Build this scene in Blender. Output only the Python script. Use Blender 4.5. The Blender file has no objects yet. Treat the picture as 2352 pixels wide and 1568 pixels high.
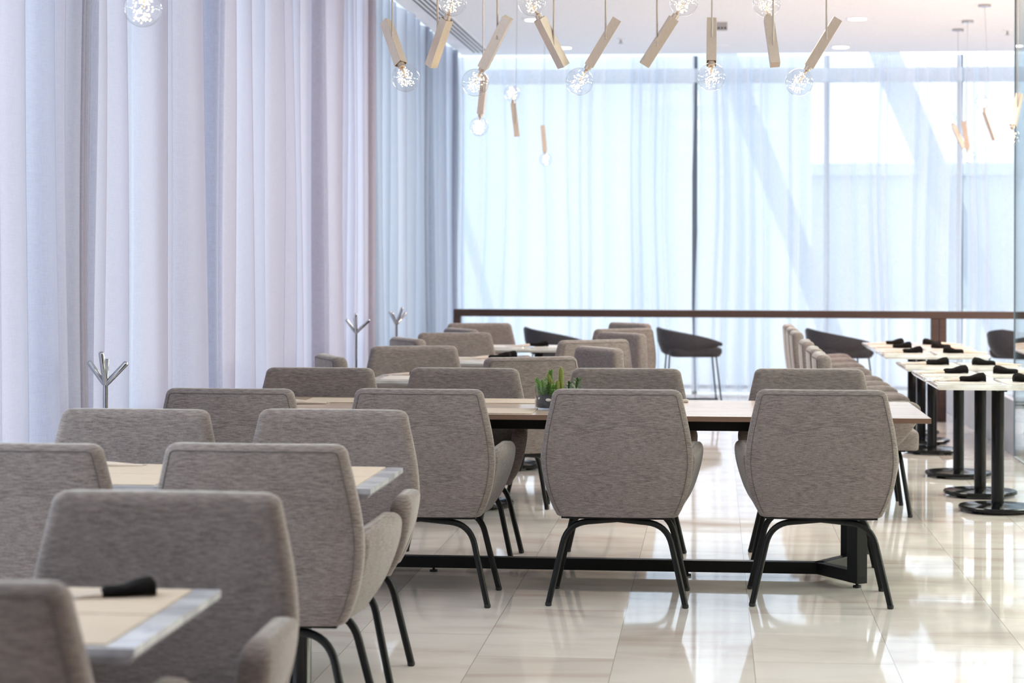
import bpy, bmesh, math, random
from mathutils import Vector, Matrix, Euler
random.seed(7)
R = math.radians
scn = bpy.context.scene
COL = scn.collection

# ------------------------------------------------------------------ camera, world, lights, exposure
FPX = 4800.0          # focal length in pixels of the 2352 px wide frame
EYE = 1.43            # camera height
YAW = R(5.52)
ST, CT = math.sin(YAW), math.cos(YAW)
cam_d = bpy.data.cameras.new('camera'); cam = bpy.data.objects.new('camera', cam_d); COL.objects.link(cam)
cam.location = (0, 0, EYE)
cam.matrix_world = Matrix.Translation((0, 0, EYE)) @ Matrix.Rotation(YAW, 4, 'Z') @ Matrix.Rotation(R(90), 4, 'X') @ Matrix.Rotation(R(0.14), 4, 'Z')
cam_d.sensor_width = 36; cam_d.sensor_fit = 'HORIZONTAL'
cam_d.lens = 36 * FPX / 2352
cam_d.shift_y = -(784 - 593) / 2352
cam_d.clip_end = 300
cam_d.dof.use_dof = True; cam_d.dof.focus_distance = 8.9; cam_d.dof.aperture_fstop = 4.0
scn.camera = cam

w = bpy.data.worlds.new('world'); scn.world = w; w.use_nodes = True
nt = w.node_tree; nt.nodes.clear()
wo = nt.nodes.new('ShaderNodeOutputWorld'); bg = nt.nodes.new('ShaderNodeBackground')
tc = nt.nodes.new('ShaderNodeTexCoord'); nz = nt.nodes.new('ShaderNodeTexNoise'); cr = nt.nodes.new('ShaderNodeValToRGB')
nz.inputs['Scale'].default_value = 3.0; nz.inputs['Detail'].default_value = 4
cr.color_ramp.elements[0].position = .35; cr.color_ramp.elements[0].color = (.80, .90, 1, 1)
cr.color_ramp.elements[1].position = .62; cr.color_ramp.elements[1].color = (.95, .98, 1, 1)
nt.links.new(tc.outputs['Generated'], nz.inputs['Vector']); nt.links.new(nz.outputs['Fac'], cr.inputs['Fac'])
nt.links.new(cr.outputs['Color'], bg.inputs['Color']); nt.links.new(bg.outputs['Background'], wo.inputs['Surface'])
bg.inputs['Strength'].default_value = 2.25

def area_lamp(name, loc, rot, sx, sy, power, col):
    l = bpy.data.lights.new(name, 'AREA'); l.shape = 'RECTANGLE'; l.size = sx; l.size_y = sy; l.energy = power; l.color = col
    o = bpy.data.objects.new(name, l); COL.objects.link(o); o.location = loc; o.rotation_euler = rot
    return o
WARM = (1.0, .90, .81)
for lx, ly, pw in [(4.6, 9.0, 150), (4.6, 13.0, 200), (4.6, 18.0, 230), (.0, 5.6, 50), (.2, 12.6, 110), (-.2, 18.0, 120)]:
    area_lamp('ceiling_fill_light', (lx, ly, 3.52), (0, 0, 0), 1.6, 2.4, pw, WARM)  # added fill lamps without fittings, brightening the room from above
for ly, pw in [(8.5, 700), (14.0, 420)]:       # warm fill lamps added out of view to brighten right-facing sides
    area_lamp('right_fill_light', (6.85, ly, 1.7), (R(64), 0, R(90)), 4.0, 1.2, pw, (1, .76, .59))

area_lamp('left_fill_light', (-2.98, 4.6, 1.75), (R(90), 0, R(-90)), 5.4, 3.2, 90, (.70, .84, 1.0))   # bluish fill lamp added out of view to lift left-facing surfaces

vs = scn.view_settings
vs.view_transform = 'Standard'; vs.look = 'None'; vs.exposure = 0.0; vs.gamma = 1.0; vs.use_curve_mapping = False
scn.cycles.max_bounces = 14; scn.cycles.transparent_max_bounces = 24; scn.cycles.transmission_bounces = 8
scn.cycles.diffuse_bounces = 5; scn.cycles.glossy_bounces = 4

# ------------------------------------------------------------------ helpers
def at(px, d, z=0.0):
    """room point on the sight line of column px, d metres ahead of the camera"""
    x = (px - 1640) * d / FPX * CT
    return Vector((x, (d + x * ST) / CT, z))
def zof(py, d): return EYE - (py - 593) * d / FPX

def tag(o, label=None, cat=None, group=None, kind=None):
    if label: o['label'] = label
    if cat: o['category'] = cat
    if group: o['group'] = group
    if kind: o['kind'] = kind
    return o
def empty(name, loc=(0, 0, 0), rz=0):
    o = bpy.data.objects.new(name, None); COL.objects.link(o); o.location = loc; o.rotation_euler = (0, 0, rz); o.empty_display_size = .1
    return o
def build(name, bm, mat, parent=None, smooth=False, angle=None):
    bmesh.ops.recalc_face_normals(bm, faces=bm.faces[:])
    me = bpy.data.meshes.new(name); bm.to_mesh(me); bm.free()
    for m in (mat if isinstance(mat, (list, tuple)) else [mat]): me.materials.append(m)
    if smooth:
        me.shade_smooth()
        if angle: me.set_sharp_from_angle(angle=R(angle))
    o = bpy.data.objects.new(name, me); COL.objects.link(o)
    if parent: o.parent = parent
    return o
def copy_tree(o, parent=None):
    c = o.copy(); COL.objects.link(c); c.parent = parent
    for ch in [x for x in COL.objects if x.parent == o]: copy_tree(ch, c)
    return c
def box(bm, c, s, bev=0.0, mat=None, seg=2):
    r = bmesh.ops.create_cube(bm, size=1.0)
    vs_ = r['verts']
    M = (mat or Matrix()) if mat is not None else Matrix()
    for v in vs_: v.co = Vector((v.co.x * s[0], v.co.y * s[1], v.co.z * s[2]))
    if bev > 0:
        es = list({e for v in vs_ for e in v.link_edges})
        rb = bmesh.ops.bevel(bm, geom=es, offset=bev, segments=seg, profile=.5, affect='EDGES')
        vs_ = list({v for f in rb['faces'] for v in f.verts} | {v for v in vs_ if v.is_valid})
    for v in vs_: v.co = M @ v.co + Vector(c)
def loft(bm, secs, cap=True, closed_loop=False):
    rings = [[bm.verts.new(p) for p in s] for s in secs]
    n = len(rings[0])
    pairs = list(zip(rings[:-1], rings[1:])) + ([(rings[-1], rings[0])] if closed_loop else [])
    for a, b in pairs:
        for i in range(n):
            j = (i + 1) % n
            bm.faces.new((a[i], a[j], b[j], b[i]))
    if cap and not closed_loop:
        bm.faces.new(rings[0][::-1]); bm.faces.new(rings[-1])
    return rings
def rrect(hx, hy, r, n=4):
    """rounded rectangle outline, counter-clockwise"""
    r = min(r, hx * .98, hy * .98); pts = []
    for cx, cy, a0 in ((hx - r, hy - r, 0), (-hx + r, hy - r, 90), (-hx + r, -hy + r, 180), (hx - r, -hy + r, 270)):
        for k in range(n + 1):
            a = R(a0 + 90 * k / n); pts.append((cx + r * math.cos(a), cy + r * math.sin(a)))
    return pts
def tube(bm, pts, rad, n=10, cap=True, round_end=False):
    pts = [Vector(p) for p in pts]; secs = []
    rads = rad if isinstance(rad, (list, tuple)) else [rad] * len(pts)
    up = None
    for i, p in enumerate(pts):
        t = (pts[min(i + 1, len(pts) - 1)] - pts[max(i - 1, 0)]).normalized()
        if up is None:
            up = Vector((0, 0, 1)) if abs(t.z) < .9 else Vector((0, 1, 0))
        a = (up - t * up.dot(t)).normalized(); b = t.cross(a); up = a
        secs.append([p + (a * math.cos(2 * math.pi * k / n) + b * math.sin(2 * math.pi * k / n)) * rads[i] for k in range(n)])
    loft(bm, secs, cap)
def arc_path(p0, p1, p2, rad, n=6):
    """polyline p0 -> p1 -> p2 with the corner at p1 rounded"""
    p0, p1, p2 = Vector(p0), Vector(p1), Vector(p2)
    a = p1 + (p0 - p1).normalized() * rad; b = p1 + (p2 - p1).normalized() * rad
    out = [p0]
    for k in range(n + 1):
        t = k / n; out.append(a * (1 - t) ** 2 + p1 * 2 * t * (1 - t) + b * t * t)
    out.append(p2); return out
def lathe(bm, prof, n=32, c=(0, 0, 0)):
    secs = [[Vector((c[0] + r * math.cos(2 * math.pi * k / n), c[1] + r * math.sin(2 * math.pi * k / n), c[2] + z)) for k in range(n)] for r, z in prof]
    loft(bm, secs, True)

# ------------------------------------------------------------------ materials
def mat_new(name):
    m = bpy.data.materials.new(name); m.use_nodes = True
    n = m.node_tree; p = n.nodes['Principled BSDF']
    return m, n, p
def pbr(name, col, rough=.5, metal=0.0, spec=.5, noise=None, bump=0.0, nscale=(1, 1, 1), coat=0.0):
    m, n, p = mat_new(name)
    p.inputs['Base Color'].default_value = (*col, 1); p.inputs['Roughness'].default_value = rough
    p.inputs['Metallic'].default_value = metal; p.inputs['Specular IOR Level'].default_value = spec
    p.inputs['Coat Weight'].default_value = coat; p.inputs['Coat Roughness'].default_value = .05
    tcn = n.nodes.new('ShaderNodeTexCoord'); mp = n.nodes.new('ShaderNodeMapping'); mp.inputs['Scale'].default_value = nscale
    tx = n.nodes.new('ShaderNodeTexNoise'); tx.inputs['Scale'].default_value = 1.0 if noise else 60; tx.inputs['Detail'].default_value = 5
    rp = n.nodes.new('ShaderNodeValToRGB')
    c2 = noise if noise else tuple(c * .9 for c in col)
    rp.color_ramp.elements[0].position = .32; rp.color_ramp.elements[0].color = (*c2, 1)
    rp.color_ramp.elements[1].position = .68; rp.color_ramp.elements[1].color = (*col, 1)
    n.links.new(tcn.outputs['Object'], mp.inputs['Vector']); n.links.new(mp.outputs['Vector'], tx.inputs['Vector'])
    n.links.new(tx.outputs['Fac'], rp.inputs['Fac']); n.links.new(rp.outputs['Color'], p.inputs['Base Color'])
    if bump:
        b = n.nodes.new('ShaderNodeBump'); b.inputs['Strength'].default_value = bump; b.inputs['Distance'].default_value = .002
        n.links.new(tx.outputs['Fac'], b.inputs['Height']); n.links.new(b.outputs['Normal'], p.inputs['Normal'])
    return m
def fabric(name, c_hi, c_lo, rough=.95):
    m, n, p = mat_new(name)
    p.inputs['Roughness'].default_value = rough; p.inputs['Specular IOR Level'].default_value = .15
    p.inputs['Sheen Weight'].default_value = .30; p.inputs['Sheen Roughness'].default_value = .35
    tcn = n.nodes.new('ShaderNodeTexCoord'); facs = []
    for sc in ((38, 38, 640), (560, 560, 130), (9, 9, 14)):
        mp = n.nodes.new('ShaderNodeMapping'); mp.inputs['Scale'].default_value = sc
        tx = n.nodes.new('ShaderNodeTexNoise'); tx.inputs['Scale'].default_value = 1; tx.inputs['Detail'].default_value = 3
        n.links.new(tcn.outputs['Object'], mp.inputs['Vector']); n.links.new(mp.outputs['Vector'], tx.inputs['Vector']); facs.append(tx)
    a = n.nodes.new('ShaderNodeMath'); a.operation = 'MULTIPLY'; a.inputs[1].default_value = .62
    b = n.nodes.new('ShaderNodeMath'); b.operation = 'MULTIPLY_ADD'; b.inputs[1].default_value = .28
    c = n.nodes.new('ShaderNodeMath'); c.operation = 'MULTIPLY_ADD'; c.inputs[1].default_value = .10
    n.links.new(facs[0].outputs['Fac'], a.inputs[0]); n.links.new(facs[1].outputs['Fac'], b.inputs[0]); n.links.new(a.outputs[0], b.inputs[2])
    n.links.new(facs[2].outputs['Fac'], c.inputs[0]); n.links.new(b.outputs[0], c.inputs[2])
    rp = n.nodes.new('ShaderNodeValToRGB'); e = rp.color_ramp.elements
    e[0].position = .36; e[0].color = (*c_lo, 1); e[1].position = .62; e[1].color = (*c_hi, 1)
    n.links.new(c.outputs[0], rp.inputs['Fac']); n.links.new(rp.outputs['Color'], p.inputs['Base Color'])
    bp = n.nodes.new('ShaderNodeBump'); bp.inputs['Strength'].default_value = .35; bp.inputs['Distance'].default_value = .0012
    n.links.new(b.outputs[0], bp.inputs['Height']); n.links.new(bp.outputs['Normal'], p.inputs['Normal'])
    return m
def marble(name, base, vein, rough=.08, scale=2.2, dark=.5):
    m, n, p = mat_new(name); p.inputs['Roughness'].default_value = rough; p.inputs['Specular IOR Level'].default_value = .55
    tcn = n.nodes.new('ShaderNodeTexCoord'); mp = n.nodes.new('ShaderNodeMapping'); mp.inputs['Rotation'].default_value = (0, 0, R(22)); mp.inputs['Scale'].default_value = (scale, scale * 3, scale)
    tx = n.nodes.new('ShaderNodeTexNoise'); tx.inputs['Detail'].default_value = 8; tx.inputs['Scale'].default_value = 1.0; tx.inputs['Distortion'].default_value = 1.2
    rp = n.nodes.new('ShaderNodeValToRGB'); e = rp.color_ramp.elements
    e[0].position = .40; e[0].color = (*base, 1); e[1].position = .60; e[1].color = (*base, 1)
    k = e.new(.5); k.color = (*vein, 1)
    n.links.new(tcn.outputs['Object'], mp.inputs['Vector']); n.links.new(mp.outputs['Vector'], tx.inputs['Vector'])
    n.links.new(tx.outputs['Fac'], rp.inputs['Fac']); n.links.new(rp.outputs['Color'], p.inputs['Base Color'])
    return m
def floor_mat():
    m, n, p = mat_new('polished_floor_stone')
    p.inputs['Roughness'].default_value = .045; p.inputs['Specular IOR Level'].default_value = .6
    L = n.links.new
    tcn = n.nodes.new('ShaderNodeTexCoord')
    mp = n.nodes.new('ShaderNodeMapping'); mp.inputs['Rotation'].default_value = (0, 0, R(90)); mp.inputs['Location'].default_value = (0.33, .351, 0)
    br = n.nodes.new('ShaderNodeTexBrick'); br.offset = .42; br.offset_frequency = 2
    br.inputs['Scale'].default_value = 1; br.inputs['Brick Width'].default_value = 1.02; br.inputs['Row Height'].default_value = .495
    br.inputs['Mortar Size'].default_value = .0018; br.inputs['Mortar Smooth'].default_value = .4; br.inputs['Bias'].default_value = 0
    br.inputs['Color1'].default_value = (0, 0, 0, 1); br.inputs['Color2'].default_value = (1, 1, 1, 1); br.inputs['Mortar'].default_value = (.5, .5, .5, 1)
    L(tcn.outputs['Object'], mp.inputs['Vector']); L(mp.outputs['Vector'], br.inputs['Vector'])
    # soft stone streaks running across the room, shifted from tile to tile
    mp2 = n.nodes.new('ShaderNodeMapping'); mp2.inputs['Scale'].default_value = (1.1, 3.6, 1); mp2.inputs['Rotation'].default_value = (0, 0, R(6))
    add = n.nodes.new('ShaderNodeVectorMath'); add.operation = 'MULTIPLY_ADD'; add.inputs[1].default_value = (7, 3, 5)
    L(br.outputs['Color'], add.inputs[0]); L(tcn.outputs['Object'], add.inputs[2]); L(add.outputs[0], mp2.inputs['Vector'])
    tx = n.nodes.new('ShaderNodeTexNoise'); tx.inputs['Scale'].default_value = 1; tx.inputs['Detail'].default_value = 9; tx.inputs['Distortion'].default_value = .9
    L(mp2.outputs['Vector'], tx.inputs['Vector'])
    rp = n.nodes.new('ShaderNodeValToRGB'); e = rp.color_ramp.elements
    e[0].position = .30; e[0].color = (.60, .49, .44, 1); e[1].position = .75; e[1].color = (.82, .755, .715, 1)
    k = e.new(.44); k.color = (.715, .635, .59, 1); k = e.new(.56); k.color = (.77, .70, .655, 1)
    L(tx.outputs['Fac'], rp.inputs['Fac'])
    mx = n.nodes.new('ShaderNodeMix'); mx.data_type = 'RGBA'; mx.inputs[7].default_value = (.42, .37, .33, 1)
    tint = n.nodes.new('ShaderNodeMix'); tint.data_type = 'RGBA'; tint.blend_type = 'MULTIPLY'; tint.inputs[0].default_value = 1
    vr = n.nodes.new('ShaderNodeMapRange'); vr.inputs[3].default_value = .90; vr.inputs[4].default_value = 1.04
    L(br.outputs['Color'], vr.inputs[0]); L(rp.outputs['Color'], tint.inputs[6]); L(vr.outputs[0], tint.inputs[7])
    L(br.outputs['Fac'], mx.inputs[0]); L(tint.outputs[2], mx.inputs[6]); L(mx.outputs[2], p.inputs['Base Color'])
    n2 = n.nodes.new('ShaderNodeTexNoise'); n2.inputs['Scale'].default_value = 1.6
    L(tcn.outputs['Object'], n2.inputs['Vector'])
    bp = n.nodes.new('ShaderNodeBump'); bp.inputs['Strength'].default_value = .06; bp.inputs['Distance'].default_value = .02
    L(n2.outputs['Fac'], bp.inputs['Height']); L(bp.outputs['Normal'], p.inputs['Normal'])
    return m
def sheer(name, col, opacity, col2=None, band=3.0):
    """woven voile: threads that scatter light both ways, gaps between them that let it through; steeper views meet more thread"""
    m = bpy.data.materials.new(name); m.use_nodes = True; n = m.node_tree; n.nodes.clear(); L = n.links.new
    out = n.nodes.new('ShaderNodeOutputMaterial'); tr = n.nodes.new('ShaderNodeBsdfTransparent')
    tl = n.nodes.new('ShaderNodeBsdfTranslucent'); df = n.nodes.new('ShaderNodeBsdfDiffuse')
    tcn = n.nodes.new('ShaderNodeTexCoord'); mp = n.nodes.new('ShaderNodeMapping'); mp.inputs['Scale'].default_value = (260, 260, 25)
    tx = n.nodes.new('ShaderNodeTexNoise'); tx.inputs['Scale'].default_value = 1; tx.inputs['Detail'].default_value = 2
    mpb = n.nodes.new('ShaderNodeMapping'); mpb.inputs['Scale'].default_value = (25, 25, 300)
    txb = n.nodes.new('ShaderNodeTexNoise'); txb.inputs['Scale'].default_value = 1; txb.inputs['Detail'].default_value = 2
    L(tcn.outputs['Object'], mp.inputs['Vector']); L(mp.outputs['Vector'], tx.inputs['Vector'])
    L(tcn.outputs['Object'], mpb.inputs['Vector']); L(mpb.outputs['Vector'], txb.inputs['Vector'])
    sm = n.nodes.new('ShaderNodeMath'); sm.operation = 'ADD'; L(tx.outputs['Fac'], sm.inputs[0]); L(txb.outputs['Fac'], sm.inputs[1])
    wv = n.nodes.new('ShaderNodeMapRange'); wv.inputs[1].default_value = .7; wv.inputs[2].default_value = 1.3
    wv.inputs[3].default_value = opacity * .90; wv.inputs[4].default_value = min(1, opacity * 1.10); L(sm.outputs[0], wv.inputs[0])
    # opacity through a tilted weave: 1-(1-a)^(1/cos)
    geo = n.nodes.new('ShaderNodeNewGeometry'); dt = n.nodes.new('ShaderNodeVectorMath'); dt.operation = 'DOT_PRODUCT'
    L(geo.outputs['Normal'], dt.inputs[0]); L(geo.outputs['Incoming'], dt.inputs[1])
    ab = n.nodes.new('ShaderNodeMath'); ab.operation = 'ABSOLUTE'; L(dt.outputs['Value'], ab.inputs[0])
    mxx = n.nodes.new('ShaderNodeMath'); mxx.operation = 'MAXIMUM'; mxx.inputs[1].default_value = .14; L(ab.outputs[0], mxx.inputs[0])
    inv = n.nodes.new('ShaderNodeMath'); inv.operation = 'DIVIDE'; inv.inputs[0].default_value = 1; L(mxx.outputs[0], inv.inputs[1])
    one = n.nodes.new('ShaderNodeMath'); one.operation = 'SUBTRACT'; one.inputs[0].default_value = 1; L(wv.outputs[0], one.inputs[1])
    pw = n.nodes.new('ShaderNodeMath'); pw.operation = 'POWER'; L(one.outputs[0], pw.inputs[0]); L(inv.outputs[0], pw.inputs[1])
    c2 = n.nodes.new('ShaderNodeMix'); c2.data_type = 'RGBA'; c2.inputs[6].default_value = (*col, 1); c2.inputs[7].default_value = (*(col2 or col), 1)
    mp3 = n.nodes.new('ShaderNodeMapping'); mp3.inputs['Scale'].default_value = (band, band, 0.05)
    t3 = n.nodes.new('ShaderNodeTexNoise'); t3.inputs['Scale'].default_value = 1; t3.inputs['Detail'].default_value = 1
    r3 = n.nodes.new('ShaderNodeMapRange'); r3.inputs[1].default_value = .4; r3.inputs[2].default_value = .6
    L(tcn.outputs['Object'], mp3.inputs['Vector']); L(mp3.outputs['Vector'], t3.inputs['Vector']); L(t3.outputs['Fac'], r3.inputs[0]); L(r3.outputs[0], c2.inputs[0])
    for b in (tl, df): L(c2.outputs[2], b.inputs['Color'])
    m1 = n.nodes.new('ShaderNodeMixShader'); m1.inputs[0].default_value = .35; L(tl.outputs[0], m1.inputs[1]); L(df.outputs[0], m1.inputs[2])
    m2 = n.nodes.new('ShaderNodeMixShader'); L(pw.outputs[0], m2.inputs[0]); L(m1.outputs[0], m2.inputs[1]); L(tr.outputs[0], m2.inputs[2])
    L(m2.outputs[0], out.inputs['Surface']); return m
def clear_glass(name, tint=(1, 1, 1), ior=1.45, extra=0.0):
    m = bpy.data.materials.new(name); m.use_nodes = True; n = m.node_tree; n.nodes.clear(); L = n.links.new
    out = n.nodes.new('ShaderNodeOutputMaterial'); tr = n.nodes.new('ShaderNodeBsdfTransparent'); gl = n.nodes.new('ShaderNodeBsdfGlossy')
    tr.inputs['Color'].default_value = (*tint, 1); gl.inputs['Roughness'].default_value = .01
    f0 = ((ior - 1) / (ior + 1)) ** 2
    geo = n.nodes.new('ShaderNodeNewGeometry'); dt = n.nodes.new('ShaderNodeVectorMath'); dt.operation = 'DOT_PRODUCT'
    L(geo.outputs['Normal'], dt.inputs[0]); L(geo.outputs['Incoming'], dt.inputs[1])
    ab = n.nodes.new('ShaderNodeMath'); ab.operation = 'ABSOLUTE'; L(dt.outputs['Value'], ab.inputs[0])
    om = n.nodes.new('ShaderNodeMath'); om.operation = 'SUBTRACT'; om.inputs[0].default_value = 1; L(ab.outputs[0], om.inputs[1])
    p5 = n.nodes.new('ShaderNodeMath'); p5.operation = 'POWER'; p5.inputs[1].default_value = 5; L(om.outputs[0], p5.inputs[0])
    ad = n.nodes.new('ShaderNodeMath'); ad.operation = 'MULTIPLY_ADD'; ad.inputs[1].default_value = 1 - f0; ad.inputs[2].default_value = f0 + extra; ad.use_clamp = True
    L(p5.outputs[0], ad.inputs[0])
    mx = n.nodes.new('ShaderNodeMixShader'); L(ad.outputs[0], mx.inputs[0]); L(tr.outputs[0], mx.inputs[1]); L(gl.outputs[0], mx.inputs[2])
    L(mx.outputs[0], out.inputs['Surface']); return m
def emit(name, col, s):
    m = bpy.data.materials.new(name); m.use_nodes = True; n = m.node_tree; n.nodes.clear()
    out = n.nodes.new('ShaderNodeOutputMaterial'); e = n.nodes.new('ShaderNodeEmission'); e.inputs['Color'].default_value = (*col, 1); e.inputs['Strength'].default_value = s
    n.links.new(e.outputs[0], out.inputs['Surface']); return m

M_fab = fabric('heather_grey_fabric', (.265, .222, .208), (.095, .076, .071))
M_seam = pbr('seam_piping', (.10, .088, .085), .9)
M_dark_fab = fabric('charcoal_fabric', (.050, .049, .056), (.020, .019, .024))
M_black = pbr('black_powder_coat', (.006, .006, .0065), .45, spec=.22)
M_gloss = pbr('gloss_black_metal', (.003, .003, .004), .14, spec=.35)
M_rubber = pbr('black_rubber', (.01, .01, .01), .7)
M_marble = marble('white_veined_marble', (.78, .78, .78), (.60, .57, .55), .06, 1.6)
M_marble2 = marble('grey_veined_marble', (.56, .56, .59), (.36, .36, .40), .10, 2.0)
M_wood = pbr('pale_oak_veneer', (.54, .42, .33), .22, noise=(.38, .27, .20), nscale=(2.2, 55, 30), spec=.6)
M_wood_edge = pbr('brown_edge_band', (.22, .13, .09), .4, noise=(.16, .09, .06), nscale=(4, 60, 60))
M_rail = pbr('dark_walnut', (.040, .019, .015), .4, noise=(.024, .011, .009), nscale=(3, 40, 40))
M_mat = pbr('woven_beige_mat', (.52, .42, .33), .65, noise=(.42, .33, .25), nscale=(18, 420, 60), bump=.3)
M_matw = pbr('woven_pale_mat', (.62, .56, .50), .35, noise=(.50, .45, .40), nscale=(18, 420, 60), bump=.2)
M_napkin = pbr('black_napkin_cloth', (.006, .005, .005), .9, spec=.12, bump=.4, noise=(.010, .008, .008), nscale=(90, 90, 90))
M_paper = pbr('cream_paper', (.52, .43, .36), .7)
M_rod = pbr('bronze_rod', (.40, .33, .29), .35, metal=.9)
M_steel = pbr('polished_steel', (.8, .8, .82), .12, metal=1.0)
M_chrome = pbr('chrome', (.48, .48, .50), .07, metal=1.0)
M_brass = pbr('brushed_champagne_metal', (.60, .49, .42), .42, metal=.55, noise=(.55, .44, .37), nscale=(200, 200, 8))
M_ceil = pbr('white_ceiling_paint', (.80, .83, .88), .8)
M_wallp = pbr('warm_wall_paint', (.42, .37, .32), .8)
M_floor = floor_mat()
M_mull = pbr('dark_window_profile', (.10, .125, .16), .45)
M_brace = pbr('pale_steel_brace', (.52, .58, .66), .6)
M_curt_side = sheer('lilac_grey_voile', (.60, .61, .73), .70, (.60, .555, .635), 2.3)  # warmer second tone paints reflected warm light into the cloth
M_curt_blue = sheer('blue_grey_voile', (.46, .53, .64), .70, (.52, .57, .67), 1.0)  # bluer tint of the side voile, difference in light put into its colour
M_lining = sheer('pale_lining_voile', (.82, .86, .93), .34, (.80, .80, .86), 1.0)
M_curt_back = sheer('pale_blue_voile', (.71, .78, .88), .60, (.76, .81, .90), 1.2)
M_glass = clear_glass('thin_clear_glass', (.95, .95, .955))
M_pane = clear_glass('greenish_glass', (.80, .93, .94), 1.5, .10)
M_window = clear_glass('window_glass', (.96, .99, 1), 1.35)
M_fil = emit('glowing_filament', (1.0, .74, .36), 9)
M_down = emit('lit_downlight', (1.0, .97, .9), 9)
M_gravel = pbr('dark_gravel', (.035, .04, .05), .6, noise=(.010, .012, .016), nscale=(160, 160, 160), bump=.8)
M_pebble = pbr('white_pebble', (.72, .66, .60), .5)
M_leaf = pbr('succulent_green', (.17, .38, .05), .45, noise=(.07, .20, .025), nscale=(60, 60, 60))
M_leaf2 = pbr('dark_green_leaf', (.06, .13, .03), .45)
M_cactus = pbr('cactus_green', (.16, .19, .015), .6, noise=(.09, .11, .01), nscale=(260, 260, 40), bump=.6)
M_spine = pbr('pale_cactus_spines', (.62, .58, .20), .7)
M_ground = pbr('outdoor_paving', (.62, .64, .66), .8)
M_bld = pbr('pale_facade', (.74, .79, .83), .8)
M_greywall = pbr('grey_stone_plinth', (.36, .36, .40), .35, noise=(.28, .28, .31), nscale=(3, 3, 8))
M_grille = pbr('grille_grey', (.35, .36, .38), .5)
M_slot = pbr('slot_black', (.01, .012, .014), .6)

# ------------------------------------------------------------------ the room
XL, YB, ZC = -2.72, 22.35, 3.61
XR = 7.0
def structure(name, bm, m, **k):
    o = build(name, bm, m, **k); o['kind'] = 'structure'; return o
bm = bmesh.new(); box(bm, (2.1, 9.2, -.05), (9.9, 26.9, .1)); structure('floor', bm, M_floor)
bm = bmesh.new(); box(bm, (2.15, 9.1, ZC + .06), (9.7, 26.4, .12)); structure('ceiling', bm, M_ceil)
bm = bmesh.new(); box(bm, (2.1, -4.1, ZC / 2), (9.9, .12, ZC)); structure('wall_front', bm, M_wallp)
bm = bmesh.new(); box(bm, (XL - .32, -1.3, ZC / 2), (.14, 5.6, ZC)); structure('wall_left_blocker', bm, M_wallp)  # unseen wall added to keep side window light off the chair backs
bm = bmesh.new(); box(bm, (XR + .06, 9.1, ZC / 2), (.12, 26.4, ZC)); structure('wall_right', bm, M_wallp)

# rear glazing: mullions, transom, sill and panes
MULL = [at(p, 22.25).x for p in (1045, 1595, 1900, 2205)]
MULL += [MULL[-1] + 1.42 * k for k in (1, 2, 3)]
YG = YB + .28
wf = empty('window_1', (0, YG, 0)); wf['kind'] = 'structure'
bm = bmesh.new()
for x in MULL: box(bm, (x, 0, ZC / 2), (.055, .10, ZC))
build('window_frame', bm, M_mull, wf)
bm = bmesh.new(); box(bm, ((MULL[0] + XR) / 2, 0, 3.40), (XR - MULL[0], .12, .15)); build('transom', bm, M_brace, wf)
bm = bmesh.new(); box(bm, ((MULL[0] + XR) / 2, -.05, .055), (XR - MULL[0], .05, .04)); build('bottom_rail', bm, M_mull, wf)
bm = bmesh.new(); box(bm, ((MULL[0] + XR) / 2, .03, ZC / 2), (XR - MULL[0], .006, ZC - .05)); build('pane', bm, M_window, wf)
# side glazing behind the long curtain
wl = empty('window_2', (XL - .32, 0, 0)); wl['kind'] = 'structure'
bm = bmesh.new()
for k in range(12): box(bm, (0, 1.0 + 1.9 * k, ZC / 2), (.10, .06, ZC))
build('window_frame', bm, M_mull, wl)
bm = bmesh.new(); box(bm, (0, 9.6, 3.40), (.12, 26, .15)); build('transom', bm, M_brace, wl)
bm = bmesh.new(); box(bm, (-.03, 9.6, ZC / 2), (.006, 26, ZC - .05)); build('pane', bm, M_window, wl)
# outside: leaning steel columns, ground, a pale building far away
for k, (p0, y0, p1, y1, wd) in enumerate([(2040, 140, 2215, 560, .34), (1670, 140, 1830, 560, .28), (1010, 300, 1140, 760, .10)]):
    d = 26.0; a = at(p0, d); b = at(p1, d); za = zof(y0, d); zb = zof(y1, d)
    dirv = Vector((b.x - a.x, 0, zb - za)); top = Vector((a.x, a.y, za)) - dirv * .6; bot = Vector((b.x, b.y, zb)); t = (bot.z - 0) / (-dirv.z)
    bot = bot + dirv * max(0, t)
    bm = bmesh.new(); q = (bot - top); L_ = q.length; ang = math.atan2(q.x, -q.z)
    box(bm, (top + bot) / 2, (wd, .25, L_), mat=Matrix.Rotation(-ang, 3, 'Y'))
    tag(build('steel_brace', bm, M_brace), ['thick pale steel brace leaning outside the far windows at right', 'faint pale steel brace leaning outside the middle far windows', 'thin pale steel brace outside the far corner behind the sheer'][k], 'steel brace')
bm = bmesh.new(); box(bm, (0, 60, -.25), (260, 240, .3)); o = structure('ground', bm, M_ground)
o.name = 'ground'
for k, (x0, x1, y, h) in enumerate([(-30, 3.0, 62, 9.5), (3.0, 10.5, 70, 4.2), (10.5, 40, 64, 8.5)]):
    bm = bmesh.new(); box(bm, ((x0 + x1) / 2, y + 5, h / 2 - .12), (x1 - x0 - .3, 10, h + .24))
    box(bm, ((x0 + x1) / 2, y + 5, h + .2), (x1 - x0 + .2, 10.6, .4))
    tag(build('building', bm, M_bld), ['long pale building beyond the far glazing, behind the wooden rail', 'lowest pale building beyond the far glazing, between two taller ones', 'pale building beyond the far glazing at the right end'][k], 'building')

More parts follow.
